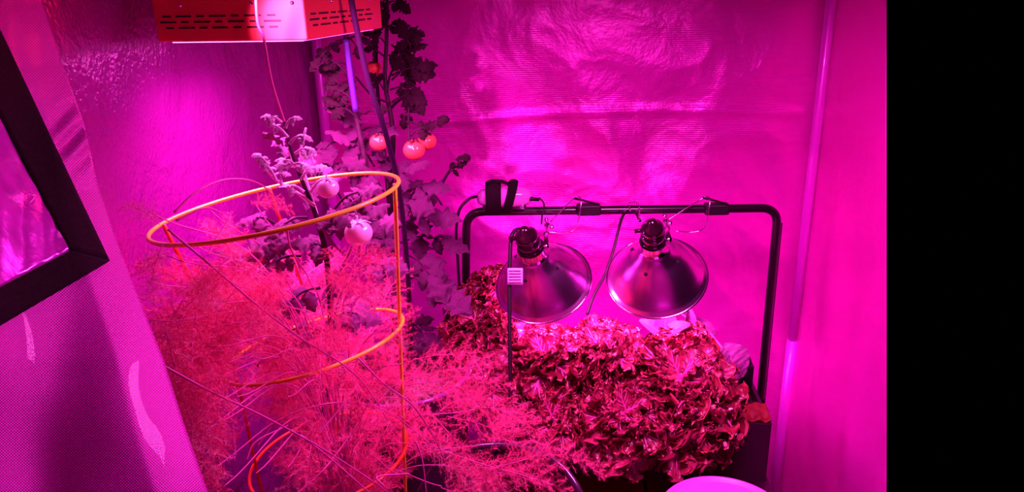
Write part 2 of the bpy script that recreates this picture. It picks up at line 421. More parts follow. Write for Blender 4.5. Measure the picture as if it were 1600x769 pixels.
# ------------------------------------------------------------------ pots
def pot(name, c, r, z, label, cat, mt=M_pot, rim=M_potr, soil=True, lid=False):
    t = thing(name, (c[0], c[1], 0), label, cat)
    mb = MB(); mb.lathe([(0, .002), (r * .82, .002), (r * .97, z - .02), (r, z - .004), (r, z), (r * .965, z), (r * .95, z - .05)], (c[0], c[1], 0), 64); mb.build('body', mt, t)
    mb = MB(); n = 64
    mb.tube([(c[0] + r * cos(2 * pi * k / n), c[1] + r * sin(2 * pi * k / n), z) for k in range(n)], .0045, 8, closed=True); mb.build('rim', rim, t)
    if soil: mb = MB(); mb.lathe([(0, z - .035), (r * .5, z - .03), (r * .95, z - .04)], (c[0], c[1], 0), 48); mb.build('soil', M_soil, t)
    if lid: mb = MB(); mb.lathe([(r * 1.03, z - .014), (r * 1.035, z + .001), (r * 1.01, z + .006), (r * .975, z + .006), (r * .955, z + .001), (r * .9, z), (r * .5, z + .001), (.0001, z + .001)], (c[0], c[1], 0), 64); mb.build('lid', mt, t)
    return t
bc = W(1133, 811, 1.25)
pot('bucket', bc, .108, bc.z, 'tall round white lidded bucket at the bottom right, before the planter', 'bucket', M_white, M_whiter, False, True)
hp = thing('hose_hoop', (W(750, 700, 1.15).x, W(750, 700, 1.15).y, .3), 'black hose arching over a short post at bottom centre, before the wooden board', 'hose')
mb = MB(); mb.tube(px_path([(655, 770, 1.18), (680, 728, 1.17), (712, 707, 1.16), (750, 698, 1.15), (800, 697, 1.14), (850, 711, 1.12), (884, 737, 1.10), (908, 776, 1.08), (922, 830, 1.08), (930, 1000, 1.15)], 10), .0052, 12); mb.build('hose', M_hose, hp)
mb = MB(); a_ = W(748, 701, 1.15); mb.tube([a_, Vector((a_.x + .004, a_.y + .004, .0))], .008, 12); mb.build('post', M_black, hp)
fp = Vector((-.27, .98, .66)); pot('fern_pot', fp, .13, .60, 'dark pot holding the feathery fern and the wire cage', 'pot')
tp = W(630, 640, 1.48); pot('barrel_planter', tp, .135, .80, 'tall dark plastic barrel behind the fern holding the tomato plants', 'planter')

# ------------------------------------------------------------------ planter on its board, frame above it
YAW = R(-5)
pr = W(1203, 662, 1.60)                       # front right top corner
A = Matrix.Rotation(YAW, 3, 'Z')
PL = .62; PD = .21; PH = .15
def pl(x, y, z): return Vector(pr) + A @ Vector((x, y, z))     # planter coordinates: x<0 to the left, y>0 back
planter = thing('planter_box', pl(-PL / 2, PD / 2, -PH), 'dark rectangular planter box under the frilly lettuces', 'planter')
mb = MB()
for (c, h) in (((-PL / 2, 0, -PH / 2), (PL / 2, .004, PH / 2)), ((-PL / 2, PD, -PH / 2), (PL / 2, .004, PH / 2)), ((0, PD / 2, -PH / 2), (.004, PD / 2, PH / 2)), ((-PL, PD / 2, -PH / 2), (.004, PD / 2, PH / 2)), ((-PL / 2, PD / 2, -PH + .004), (PL / 2, PD / 2, .004))):
    mb.box(pl(*c), h, A)
mb.build('body', M_pot, planter, False)
mb = MB(); mb.box(pl(-PL / 2, PD / 2, -.035), (PL / 2 - .005, PD / 2 - .005, .01), A); mb.build('soil', M_soil, planter, False)
# broken terracotta coloured rim piece at the right end
def rimp(u, v):
    x = -.085 + .088 * u; y = .0 + .055 * v
    return pl(x, y, .004 + .012 * v + .006 * noise.noise(Vector((u * 6, v * 5, 2))) + .004 * sin(u * 20) * (1 - v))
o = grid('rim_lining', rimp, 24, 14, M_terra, planter, thick=.003); o['label'] = 'torn red lining folded over the right rim'
mb = MB(); mb.box(pl(-.03, PD - .03, .022), (.028, .02, .03), A); mb.box(pl(-.028, PD - .03, .055), (.02, .014, .012), A); mb.build('frame_socket', M_black, planter, False)
# wooden board in two planks, on a dark tote
tote = thing('storage_tote', pl(-.35, .05, -PH - .46), 'dark violet tote under the wooden board at bottom centre', 'tote')
zb = pr.z - PH
mb = MB(); mb.box(pl(-.31, .07, -PH - .02 - (zb - .02) / 2), (.33, .155, (zb - .02) / 2 - .0005), A); mb.build('body', M_pot, tote, False)
mb = MB(); mb.tube([pl(-.64, -.088, -PH - .024), pl(.02, -.088, -PH - .024)], .003, 6); mb.build('rim', M_potr, tote)
board = thing('wooden_board', pl(-.35, .05, -PH - .01), 'red brown wooden board of two planks beneath the planter box', 'board')
for x0, x1 in ((-.64, -.268), (-.26, -.035)):
    mb = MB(); mb.box(pl((x0 + x1) / 2, .07, -PH - .0095), ((x1 - x0) / 2, .15, .009), A)
    o = mb.build('plank', M_wood, board, False); bv = o.modifiers.new('b', 'BEVEL'); bv.width = .002

fr = thing('lamp_frame', WY(960, 600, 1.60), 'black tubular frame with rounded corners above the lettuces', 'frame')
YF = 1.60
def fp_(px, py): return WY(px, py, YF)
tl, trr, br, bl = fp_(729, 331), fp_(1216, 325), fp_(1188, 622), fp_(727, 610)
def corner(a, c, b, r, n=10):
    p = c + (a - c).normalized() * r; q = c + (b - c).normalized() * r
    return [p.lerp(c, t).lerp(c.lerp(q, t), t) for t in [i / n for i in range(n + 1)]]
cl = corner(bl, tl, trr, .04); cr_ = corner(tl, trr, br, .04)
mb = MB(); mb.tube([bl] + cl + cr_ + [br], .0098, 12); mb.build('tube', M_black, fr)
# flat second face of the uprights (square section)
mb = MB(); mb.tube([br + Vector((.012, .012, -.02)), cr_[-1] + Vector((.012, .012, 0))], .006, 8); mb.build('brace', M_black, fr)
mb = MB()
for cx in (906, 1122):
    pass
# power adapter strapped on top of the bar
ad = thing('power_adapter', fp_(788, 312), 'glossy pink oval power adapter strapped onto the left end of the frame bar', 'adapter')
ac = fp_(788, 309)
mb = MB(); prof = []
for i in range(17):
    a = -pi / 2 + pi * i / 16; prof.append((cos(a), sin(a)))
mb.lathe(prof, (0, 0, 0), 40)
for v in mb.v:
    v.x = math.copysign(abs(v.x) ** .7, v.x) * .062; v.y = math.copysign(abs(v.y) ** .8, v.y) * .026; v.z = math.copysign(abs(v.z) ** .75, v.z) * .023
mb.v = [ac + v + Vector((0, -.01, .004)) for v in mb.v]
mb.build('shell', M_pink, ad)
mb = MB(); mb.box(ac + Vector((0, -.01, -.012)), (.048, .02, .012)); o = mb.build('base', M_bake, ad, False); o.modifiers.new('b', 'BEVEL').width = .005
mb = MB(); mb.lathe([(0, -.006), (.004, -.006), (.004, .006), (0, .006)], fp_(745, 307) + Vector((0, -.02, 0)), 12, frame_z((1, 0, 0))); mb.build('plug', M_white, ad)
mb = MB(); mb.tube([fp_(818, 308) + Vector((0, -.02, 0)), fp_(830, 307) + Vector((0, -.02, 0)), fp_(842, 309) + Vector((0, -.02, 0))], [.006, .005, .0035], 10); mb.build('connector', M_rubber, ad)
for x, w, ang in ((-.024, .017, 0), (.012, .010, -.35)):
    def st(u, v, x=x, w=w, ang=ang):
        a = 2 * pi * u; yy = .033 * cos(a); zz = (.034 if sin(a) > 0 else .036) * sin(a)
        q = Vector((x + (v - .5) * 2 * w - ang * zz * .8, yy - .006, zz + .003 + .006 * max(0, sin(a)) * sin(v * 3)))
        return ac + q
    grid('strap', st, 40, 6, M_web, ad, thick=.002)
def st2(u, v): return ac + Vector((-.04 + .066 * u, -.006 - .014 + .026 * v - .008 * u, .036 + .008 * sin(pi * min(1, u * 1.15)) - .006 * u))
grid('strap', st2, 16, 4, M_web, ad, thick=.002)

# clamp lamps
def clamp_lamp(px, py, rad, ax2, d, hookpx, label, sticker=False):
    """px,py rim centre; ax2 = image direction from socket to rim"""
    c = W(px, py, d); a2 = Vector(ax2).normalized()
    axis = (rt * a2.x * .64 - up * a2.y * .64 + fw * .77).normalized()       # from socket towards the opening
    t = thing('clamp_lamp', c - axis * .13, label, 'lamp', 'clamp lamps hanging from the frame')
    Mz = frame_z(axis, (1, 0, 0)); o0 = c - axis * .118
    k = rad / .1
    prof = [(.024, .0), (.026, .012), (.031, .02), (.034, .024), (.036, .032), (.048 * k, .046), (.062 * k, .062), (.074 * k, .08), (.084 * k, .097), (.090 * k, .109), (.093 * k, .1125), (.0975 * k, .115), (.1 * k, .118), (.0985 * k, .1205), (.096 * k, .119)]
    mb = MB(); mb.lathe(prof, o0, 96, Mz)
    for i, v in enumerate(mb.v):         # slight panel dents of the spun bell
        q = v - o0; h = q.dot(axis); rr = (q - axis * h); a = math.atan2(rr.dot(Mz.col[1]), rr.dot(Mz.col[0]))
        mb.v[i] = v + rr * .012 * sin(6 * a + 1) * max(0, min(1, (h - .03) * 20)) * max(0, 1 - h / .115)
    rf = mb.build('reflector', M_alu, t); s = rf.modifiers.new('t', 'SOLIDIFY'); s.thickness = .0008
    mb = MB(); mb.tube([c + (Mz @ Vector((cos(2 * pi * i / 80), sin(2 * pi * i / 80), .0))) * .0993 * k for i in range(80)], .0024, 8, closed=True); mb.build('rolled_rim', M_chrome, rf)
    mb = MB(); mb.lathe([(.0275, -.004), (.028, .002), (.0278, .012), (.030, .018)], o0, 40, Mz); mb.build('collar', M_chrome, t)
    mb = MB(); mb.lathe([(0, -.064), (.008, -.063), (.010, -.056), (.017, -.052), (.022, -.044), (.0225, -.036), (.020, -.033), (.0235, -.03), (.0235, -.012), (.021, -.009), (.0245, -.006), (.0245, .004)], o0, 40, Mz)
    sk = mb.build('socket', M_bake, t)
    mb = MB(); q = o0 - axis * .04; mb.tube([q, q + Mz @ Vector((-.034, 0, 0))], [.004, .005], 8); mb.build('switch_key', M_bake, sk)
    # small vent knock-outs
    for s_ in range(4):
        a = s_ * pi / 2 + .5; rr = Mz @ Vector((cos(a), sin(a), 0)); mb = MB()
        mb.lathe([(0, .001), (.0035, .001), (.0045, -.001)], o0 + axis * .045 + rr * .0475 * k, 12, frame_z((rr - axis * .8))); mb.build('vent_hole', M_slot, rf)
    b = MB(); b.lathe([(0, .116), (.014, .112), (.026, .098), (.029, .08), (.024, .062), (.014, .045), (.013, .01)], o0, 32, Mz); b.build('bulb', M_bulb, t)
    # swivel, wing nut, spring-wire clamp hooked over the bar
    s0 = o0 + Mz @ Vector((.030, -.01, -.012)) if False else o0 - axis * .005 + rt * .03
    h1 = W(hookpx[0], hookpx[1], YF / ray(hookpx[0], hookpx[1]).y * 1.0) + Vector((0, -.02, 0))
    sw = W(*hookpx[4], (h1 - CP).dot(fw) - .01)
    mb = MB(); mb.tube([s0, s0.lerp(sw, .5) + up * .002, sw], [.006, .0045, .005], 10)
    for q, r in ((s0.lerp(sw, .55), .0075), (sw, .007), (sw + rt * .010 + up * -.004, .0055), (sw + rt * -.002 + up * .012, .005)):
        mb.lathe([(r * cos(-pi / 2 + pi * i / 8), r * sin(-pi / 2 + pi * i / 8)) for i in range(9)], q, 12)
    mb.build('swivel', M_chrome, t)
    dd = (h1 - CP).dot(fw)
    wire = [sw, W(hookpx[2][0], hookpx[2][1], dd - .006), W(hookpx[2][0] + 12, hookpx[2][1] - 2, dd - .012), W(hookpx[2][0] + 12, hookpx[2][1] + 15, dd - .016), W(hookpx[2][0] + 4, hookpx[2][1] + 45, dd - .006), W(hookpx[2][0] - 15, hookpx[2][1] + 52, dd), W(hookpx[2][0] - 40, hookpx[2][1] + 50, dd + .002)]
    mb = MB(); mb.tube(spline(wire, 8), .0013, 6); mb.build('clamp_wire', M_chrome, t)
    g0 = W(hookpx[2][0] + 2, hookpx[2][1] - 2, dd - .008); g1 = W(hookpx[3][0], hookpx[3][1], dd - .012)
    mb = MB(); mb.tube([g0, g0.lerp(g1, .3) + up * .001, g1], .0028, 8); mb.build('spring_arm', M_rubber, t)
    j = W(hookpx[0], hookpx[1], dd)
    mb = MB(); mb.box(j + Vector((.0, .004, 0)), (.027, .013, .0125)); o = mb.build('grip_pad', M_rubber, t, False); bv = o.modifiers.new('b', 'BEVEL'); bv.width = .004; bv.segments = 2
    sp = lamp('SPOT', 'bulb_light', o0 + axis * .122, P3, .02, direction=axis + Vector((0, -.15, -.8))); sp.data.spot_size = R(120); sp.data.spot_blend = .7
    return t, o0, axis, Mz, k
t1, o1, a1, M1, k1 = clamp_lamp(849, 441, .1005, (26, 65), 1.53, (920, 328, (895, 312), (935, 320), (855, 352)), 'aluminium clamp lamp with a striped paper tag, left of the two', True)
t2, o2, a2_, M2, k2 = clamp_lamp(1026, 432, .1035, (22, 66), 1.53, (1120, 327, (1096, 311), (1138, 320), (1040, 346)), 'aluminium clamp lamp at right, clear of the cord, nearer the frame corner')
mb = MB(); d_ = 1.50
mb.tube(px_path([(985, 330, 1.57), (983, 318, 1.58), (992, 316, 1.56), (999, 325, 1.55), (998, 345, 1.5)], 6), .0016, 6); mb.build('hanging_hook', M_chrome, t2)
# paper tag on the cord in front of lamp 1
tg = thing('cord_tag', W(804, 432, 1.40), 'small white paper tag with dark printed lines, wrapped on the left cord', 'tag')
def tagf(u, v): return W(793 + 24 * u, 419 + 26 * v, 1.405 - .004 * sin(u * 3))
grid('paper', tagf, 8, 4, M_label, tg, thick=.0006)
for i in range(5):
    def ln(u, v, i=i): return W(795 + 19 * u, 422.5 + 4.6 * i + 1.5 * v, 1.4042 - .004 * sin((2 + 19 * u) / 24 * 3) - .0006)
    grid('printed_line', ln, 8, 1, M_ink, tg, thick=.0004)
def cord(pts, r, label, mt=M_rubber):
    mb = MB(); mb.tube(px_path(pts), r, 8); return tag(mb.build('cord', mt), label, 'cord')
cord([(812, 358, 1.44), (803, 362, 1.43), (798, 380, 1.42), (796, 450, 1.41), (797, 560, 1.40), (798, 640, 1.40), (800, 690, 1.42)], .0038, 'black cord hanging straight down in front of the left clamp lamp')
cord([(1000, 345, 1.52), (990, 330, 1.60), (973, 338, 1.64), (960, 385, 1.66), (947, 425, 1.67), (928, 462, 1.67), (917, 492, 1.67)], .0032, 'black cord slanting down between the two clamp lamps')
cord([(745, 307, 1.62), (733, 311, 1.61), (718, 328, 1.61), (713, 360, 1.62), (715, 400, 1.64), (718, 450, 1.66)], .0035, 'black cord looping down beside the left upright of the frame')
cord([(842, 309, 1.62), (849, 316, 1.62), (850, 326, 1.625), (847, 338, 1.62), (846, 350, 1.61)], .002, 'short thin cord from the adapter plug behind the bar')

# ------------------------------------------------------------------ lettuces
def frill_mesh(seed, L, mats, spread=105, amp=.016, nr=18, na=180):
    """frilly blade: fan from the stalk (local x outwards, z up)"""
    rnd = random.Random(seed); mb = MB(); ph = [rnd.uniform(0, 6.28) for _ in range(8)]
    for i in range(nr + 1):
        r = (i / nr) ** .8
        for j in range(na + 1):
            t = j / na * 2 - 1; a = t * R(spread)
            Ro = L * (.46 + .34 * cos(a * .75)) * (1 + .07 * sin(7 * a + ph[0]) + .06 * sin(15 * a + ph[1]) + .05 * sin(37 * a + ph[2]) * r)
            rr = r * Ro
            e = r ** 2.5; e2 = r ** 5; e3 = r ** 9
            x = .30 * L + rr * cos(a); y = rr * sin(a) * .95
            z = amp * .8 * e * sin(11 * a + ph[3]) + amp * .8 * e2 * sin(33 * a + ph[4] + 2 * r) + amp * .25 * e3 * sin(83 * a + ph[5])
            tx = amp * .7 * e2 * cos(33 * a + ph[4]) + amp * .3 * e3 * cos(83 * a + ph[5])
            x += tx * -sin(a); y += tx * cos(a)
            q = noise.noise_vector(Vector((x * 170, y * 170, seed * 3.1 + z * 60))) * (.0085 * e2)
            x += q.x; y += q.y; z += q.z * 1.3
            x -= cos(a) * .010 * e3; y -= sin(a) * .010 * e3; z += .010 * e3 * (1 + sin(11 * a))
            z += .006 * noise.noise(Vector((x * 60, y * 60, seed))) - .9 * (x / L) ** 2 * L * .38 + abs(y) * .18
            x *= 1 - .05 * (x / L)
            mb.v.append(Vector((x, y, z)))
    W_ = na + 1
    for i in range(nr):
        for j in range(na):
            a = i * W_ + j; mb.f.append((a, a + 1, a + W_ + 1, a + W_)); mb.mi.append(2 if i >= nr - 1 and (j % 5) < 3 else 0)
    # stalk and midrib with side veins
    def on(x, y): return -.9 * (x / L) ** 2 * L * .38 + abs(y) * .18
    pts = [(x_ * L, 0, on(x_ * L, 0) + .0015) for x_ in (0, .12, .25, .4, .55, .7, .85)]
    mb.tube(pts, [.008, .008, .0075, .006, .0045, .003, .0012], 6, mi=1)
    for sx, ex, ey in ((.3, .55, .22), (.3, .55, -.22), (.45, .75, .25), (.45, .75, -.25), (.6, .92, .16), (.6, .92, -.16)):
        q = [(sx * L, 0, on(sx * L, 0) + .001), ((sx + ex) / 2 * L, ey * .45 * L, on((sx + ex) / 2 * L, ey * .45 * L) + .0015), (ex * L, ey * L, on(ex * L, ey * L) + .001)]
        mb.tube(q, [.0036, .0026, .001], 5, mi=1)
    return mb.mesh('leaf', mats)
LV = [frill_mesh(i, .15, [M_let if i % 2 else M_let2, M_rib, M_frill], amp=.012 + .003 * (i % 3)) for i in range(6)]
LF = [frill_mesh(20 + i, .13, [M_let2, M_rib, M_frill], amp=.016, spread=125) for i in range(3)]
def lettuce(px, py, d, size, n, label, tilt=(0, -.25), meshes=LV, seed=0, root=None):
    rnd = random.Random(seed); c = W(px, py, d)
    t = thing('lettuce', c, label, 'lettuce', 'frilly lettuces growing in the planter box')
    ax = Vector((tilt[0], tilt[1], 1)).normalized()
    # stump down into the soil
    rz = root or Vector((c.x, max(c.y + .01, pr.y + .04), pr.z - .03))
    mb = MB(); mb.tube([rz, rz.lerp(c, .5), c + ax * .01], [.012, .011, .008], 8); mb.build('stump', M_rib, t)
    Q = Vector((0, 0, 1)).rotation_difference(ax).to_matrix()
    for i in range(n):
        f = i / (n - 1); az = i * 2.39996 + rnd.uniform(-.25, .25); el = R(78 - 88 * f ** .8 + rnd.uniform(-8, 8))
        s = size * (.55 + .5 * f) * rnd.uniform(.85, 1.15)
        dr = Q @ Vector((cos(az) * cos(el), sin(az) * cos(el), sin(el)))
        if (c + dr * s * .15).y > YB - .06: dr.y *= .3; dr.normalize()
        inward = Q @ Vector((-cos(az) * .6, -sin(az) * .6, 1))
        Mx = frame_x(dr, inward) @ Matrix.Rotation(rnd.uniform(-.35, .35), 3, 'X')
        o = link('leaf', meshes[rnd.randrange(len(meshes))]); o.parent = t; o.matrix_parent_inverse = inv(t)
        place(o, Matrix.LocRotScale(c + dr * .004, Mx.to_quaternion(), Vector((s, s * rnd.uniform(.85, 1.1), s))))
    return t
lettuce(1062, 598, 1.50, .88, 30, 'large pale-ribbed lettuce below the right clamp lamp, rosette centre showing', (.05, -.35), seed=1)
lettuce(945, 560, 1.56, .80, 26, 'lettuce between the two lamps, behind the front row', (-.1, -.1), seed=2)
lettuce(852, 570, 1.54, .80, 26, 'lettuce lit white on top directly under the left clamp lamp', (.0, -.15), seed=3)
lettuce(752, 520, 1.57, .72, 24, 'leftmost dark red lettuce beside the left upright', (-.25, -.1), seed=4)
lettuce(758, 592, 1.48, .62, 20, 'lettuce at the left front, touching the fern tips', (-.15, -.4), seed=5)
lettuce(862, 655, 1.47, .62, 22, 'dark lettuce at front beside the straight black cord', (0, -.5), seed=6)
lettuce(978, 648, 1.46, .78, 26, 'front lettuce hanging over the planter edge in the middle', (0, -.55), seed=7)
lettuce(1080, 655, 1.48, .66, 22, 'front right lettuce hanging over the dark planter face', (.25, -.5), seed=8)
lettuce(1062, 545, 1.60, .66, 22, 'dense fine-frilled lettuce head lit from above by the right lamp', (0, 0), LF, seed=9)
lettuce(775, 445, 1.64, .55, 18, 'fine curly lettuce climbing behind the left lamp', (-.1, 0), LF, seed=10, root=pl(-.5, .18, -.03))
lettuce(720, 470, 1.60, .36, 12, 'small red lettuce shoot at the far left of the planter', (-.3, -.1), LF, seed=11, root=pl(-.59, .15, -.03))
# smooth broad-leaved plant behind the right lettuces
def broad_mesh(seed, L=.1, wd_=.55, cup=.3, wr=0):
    mb = MB(); n, k = 16, 12
    for i in range(n + 1):
        u = i / n
        for j in range(k + 1):
            v = j / k * 2 - 1; w = wd_ * L * .5 * (sin(pi * (u * .93 + .04)) ** .75) * (1.05 - .2 * u)
            z = cup * abs(v) ** 1.7 * w + .12 * L * sin(u * 2.6) - .1 * L * u * u + wr * sin(u * 38 + v * 3) * .003
            mb.v.append(Vector((u * L, v * w * (1 - .12 * cup), z)))
    for i in range(n):
        for j in range(k):
            a = i * (k + 1) + j; mb.f.append((a, a + 1, a + k + 2, a + k + 1)); mb.mi.append(0)
    mb.tube([(u * L, 0, .12 * L * sin(u * 2.6) - .1 * L * u * u + .0005) for u in (-.4, 0, .2, .45, .7, .95)], [.003, .0025, .002, .0015, .001, .0005], 5, mi=1)
    return mb.mesh('leaf', [M_tl, M_rib])
bp_ = thing('broadleaf_plant', pl(-.1, .16, -.03), 'plant with smooth broad violet leaves behind the right lamp', 'plant')
BM = [broad_mesh(1), broad_mesh(2, cup=.8), broad_mesh(3, wd_=.8, wr=1)]
for (x0, y0, x1, y1, d, mi, s, hint) in ((1035, 532, 1042, 478, 1.63, 0, 1, (0, -1, .2)), (1036, 528, 1078, 505, 1.60, 0, .8, (0, -.3, 1)), (1062, 525, 1076, 478, 1.66, 1, .8, (.5, -1, 0)), (1068, 520, 1102, 512, 1.65, 1, .6, (0, -.4, 1)), (1108, 545, 1138, 578, 1.58, 2, .9, (0, -.6, 1)), (1125, 540, 1160, 590, 1.64, 2, 1.1, (0, -1, .8)), (1080, 500, 1118, 525, 1.69, 1, .7, (0, -1, .5)), (1038, 530, 1000, 500, 1.62, 0, .8, (0, -.5, 1))):
    p, q = W(x0, y0, d), W(x1, y1, d - .01); dv = q - p
    o = link('leaf', BM[mi]); o.parent = bp_; o.matrix_parent_inverse = inv(bp_); L = dv.length / .1
    place(o, Matrix.LocRotScale(p, frame_x(dv, hint).to_quaternion(), Vector((L, L * (1.1 if s < 1 else 1.3), L))))
    mb = MB(); mb.tube([p, p.lerp(pl(-.1, .16, -.03), .5) + Vector((0, .01, 0)), pl(-.1, .16, -.03)], .002, 5); mb.build('stem', M_rib, bp_)

# ------------------------------------------------------------------ tomato plants
def leaflet_mesh(seed, mt, curl=.5, teeth=.22):
    """unit-long toothed, crinkled leaflet"""
    rnd = random.Random(seed); mb = MB(); n, k = 18, 10; ph = rnd.uniform(0, 6)
    for i in range(n + 1):
        u = i / n
        for j in range(k + 1):
            v = j / k * 2 - 1
            w = .30 * (sin(pi * min(1, u * .97 + .02)) ** .8) * (1.15 - .4 * u) * (1 + teeth * sin(u * 26 + ph) * abs(v) ** 2 + teeth * .6 * sin(u * 11 + ph * 2))
            y = v * w
            x = u + .05 * abs(v) * sin(u * 26 + ph) * teeth
            z = .05 * sin(u * 20 + 3 * abs(v) + ph) * abs(v) * (1 - u * .4) + .05 * noise.noise(Vector((u * 7, v * 3, seed))) - .22 * abs(v) ** 2 * w * 3 * curl
            # bend the tip downwards
            b = curl * 1.9 * u; rx = (sin(b) / (curl * 1.9)) if curl > .01 else x; rz = -(1 - cos(b)) / (curl * 1.9) if curl > .01 else 0
            mb.v.append(Vector((rx + z * sin(b), y, rz + z * cos(b))))
    for i in range(n):
        for j in range(k):
            a = i * (k + 1) + j; mb.f.append((a, a + 1, a + k + 2, a + k + 1)); mb.mi.append(0)
    return mb.mesh('leaflet', mt)
TLM = {m_.name: [leaflet_mesh(s * 7 + 1, m_, c) for s, c in enumerate((.35, .7, 1.0, .5, .2))] for m_ in (M_tl, M_tla, M_tl_shade, M_tl_lit)}
def tleaf(plant, a, b, d0, d1, size, mt, n=2, up_h=(0, -.5, 1), stem=None, seed=0, curl=None):
    """compound leaf: petiole from pixel a to pixel b; size = leaflet length in px at that depth"""
    rnd = random.Random(seed * 31 + int(a[0] * 7 + a[1])); p, q = W(a[0], a[1], d0), W(b[0], b[1], d1)
    dv = q - p; mid = p.lerp(q, .5) + Vector((0, 0, dv.length * .12)); pts = spline([p, mid, q], 6)
    mb = MB(); mb.tube(pts, [.0022 * (1 - .6 * i / (len(pts) - 1)) for i in range(len(pts))], 6)
    pe = mb.build('leaf', stem or (M_st if mt is not M_tl_lit else M_tl_lit), plant)
    L = size / F * (d0 + d1) / 2; D = (q - mid).normalized()
    spots = [(1.0, D, 1.0)]
    for i in range(n):
        t = .88 - i * .32
        side = D.cross(Vector(up_h)).normalized()
        for s in (-1, 1): spots.append((t, (D * rnd.uniform(.3, .7) + side * s + Vector((0, 0, rnd.uniform(-.3, .1)))).normalized(), rnd.uniform(.6, .9)))
    for t, dr, s in spots:
        pos = pts[min(len(pts) - 1, int(t * (len(pts) - 1)))]
        me = TLM[mt.name][rnd.randrange(5) if curl is None else curl[rnd.randrange(len(curl))]]
        o = link('leaflet', me); o.parent = pe; o.matrix_parent_inverse = inv(pe)
        Mx = frame_x(dr, Vector(up_h) + Vector((rnd.uniform(-.3, .3), rnd.uniform(-.3, .3), 0))) @ Matrix.Rotation(rnd.uniform(-.4, .4), 3, 'X')
        sc = L * s; place(o, Matrix.LocRotScale(pos, Mx.to_quaternion(), Vector((sc, sc * rnd.uniform(.9, 1.35), sc))))
    return pe
def tomato(plant, px, py, d, r, mt, label):
    c = W(px, py, d); rr = r / F * d
    mb = MB(); prof = []
    for i in range(25):
        a = pi * i / 24; R_ = rr * sin(a) ** .92; z = rr * .88 * cos(a)
        if a < .7: z -= rr * .16 * (1 - a / .7) ** 2
        prof.append((max(R_, 0), z))
    mb.lathe(prof, (0, 0, 0), 40)
    for v in mb.v:
        a = math.atan2(v.y, v.x); k = 1 + .035 * cos(5 * a) * max(0, v.z / rr + .3); v.x *= k; v.y *= k
    tl_ = Matrix.Rotation(R(12), 3, 'X'); mb.v = [c + tl_ @ v for v in mb.v]
    o = mb.build('tomato', mt, plant); o['label'] = label
    mb = MB(); top = c + Vector((0, 0, rr * .76))
    for i in range(6):
        a = i * pi / 3 + .3; dr = Vector((cos(a), sin(a), 0)); sd = Vector((-sin(a), cos(a), 0))
        p0, p1, p2 = top, top + dr * rr * .5 + Vector((0, 0, rr * .12)), top + dr * rr * 1.0 + Vector((0, 0, -.12 * rr))
        w = rr * .14; mb.quad(p0 - sd * w * .6, p0 + sd * w * .6, p1 + sd * w, p1 - sd * w); mb.quad(p1 - sd * w, p1 + sd * w, p2)
    mb.tube([top, top + Vector((0, 0, rr * .5))], rr * .09, 6)
    mb.build('calyx', M_st if mt is M_tom else M_tl_lit, o, False)
    return o
TA = thing('tomato_plant', (tp.x, tp.y, .76), 'tall tomato plant with dark curled top leaves and red tomatoes, before the back corner', 'tomato plant')
def stem(plant, pts, r0, r1, mt=M_st, name='stem', label=None):
    q = px_path(pts); mb = MB(); n = len(q); mb.tube(q, [r0 + (r1 - r0) * i / (n - 1) for i in range(n)], 8); o = mb.build(name, mt, plant)
    if label: o['label'] = label
    return o
stem(TA, [(540, 50, 1.25), (548, 130, 1.27), (568, 240, 1.29), (595, 365, 1.33), (612, 480, 1.38), (628, 640, 1.46)], .0045, .0045, M_st)
stem(TA, [(606, -60, 1.36), (604, 60, 1.36), (602, 130, 1.37), (614, 210, 1.38), (612, 320, 1.40), (628, 640, 1.48)], .0032, .0055, M_st)
stem(TA, [(590, -40, 1.42), (588, 60, 1.42), (590, 140, 1.42), (606, 300, 1.43), (632, 640, 1.50)], .003, .004, M_st)
stem(TA, [(652, 40, 1.36), (640, 80, 1.37), (612, 112, 1.38), (604, 150, 1.38)], .0015, .0025)
stem(TA, [(640, 235, 1.34), (638, 180, 1.35), (640, 150, 1.36), (622, 158, 1.37), (610, 170, 1.38)], .002, .003)
stem(TA, [(556, 120, 1.28), (580, 148, 1.32), (605, 160, 1.36)], .002, .002)
DK = M_tl_shade
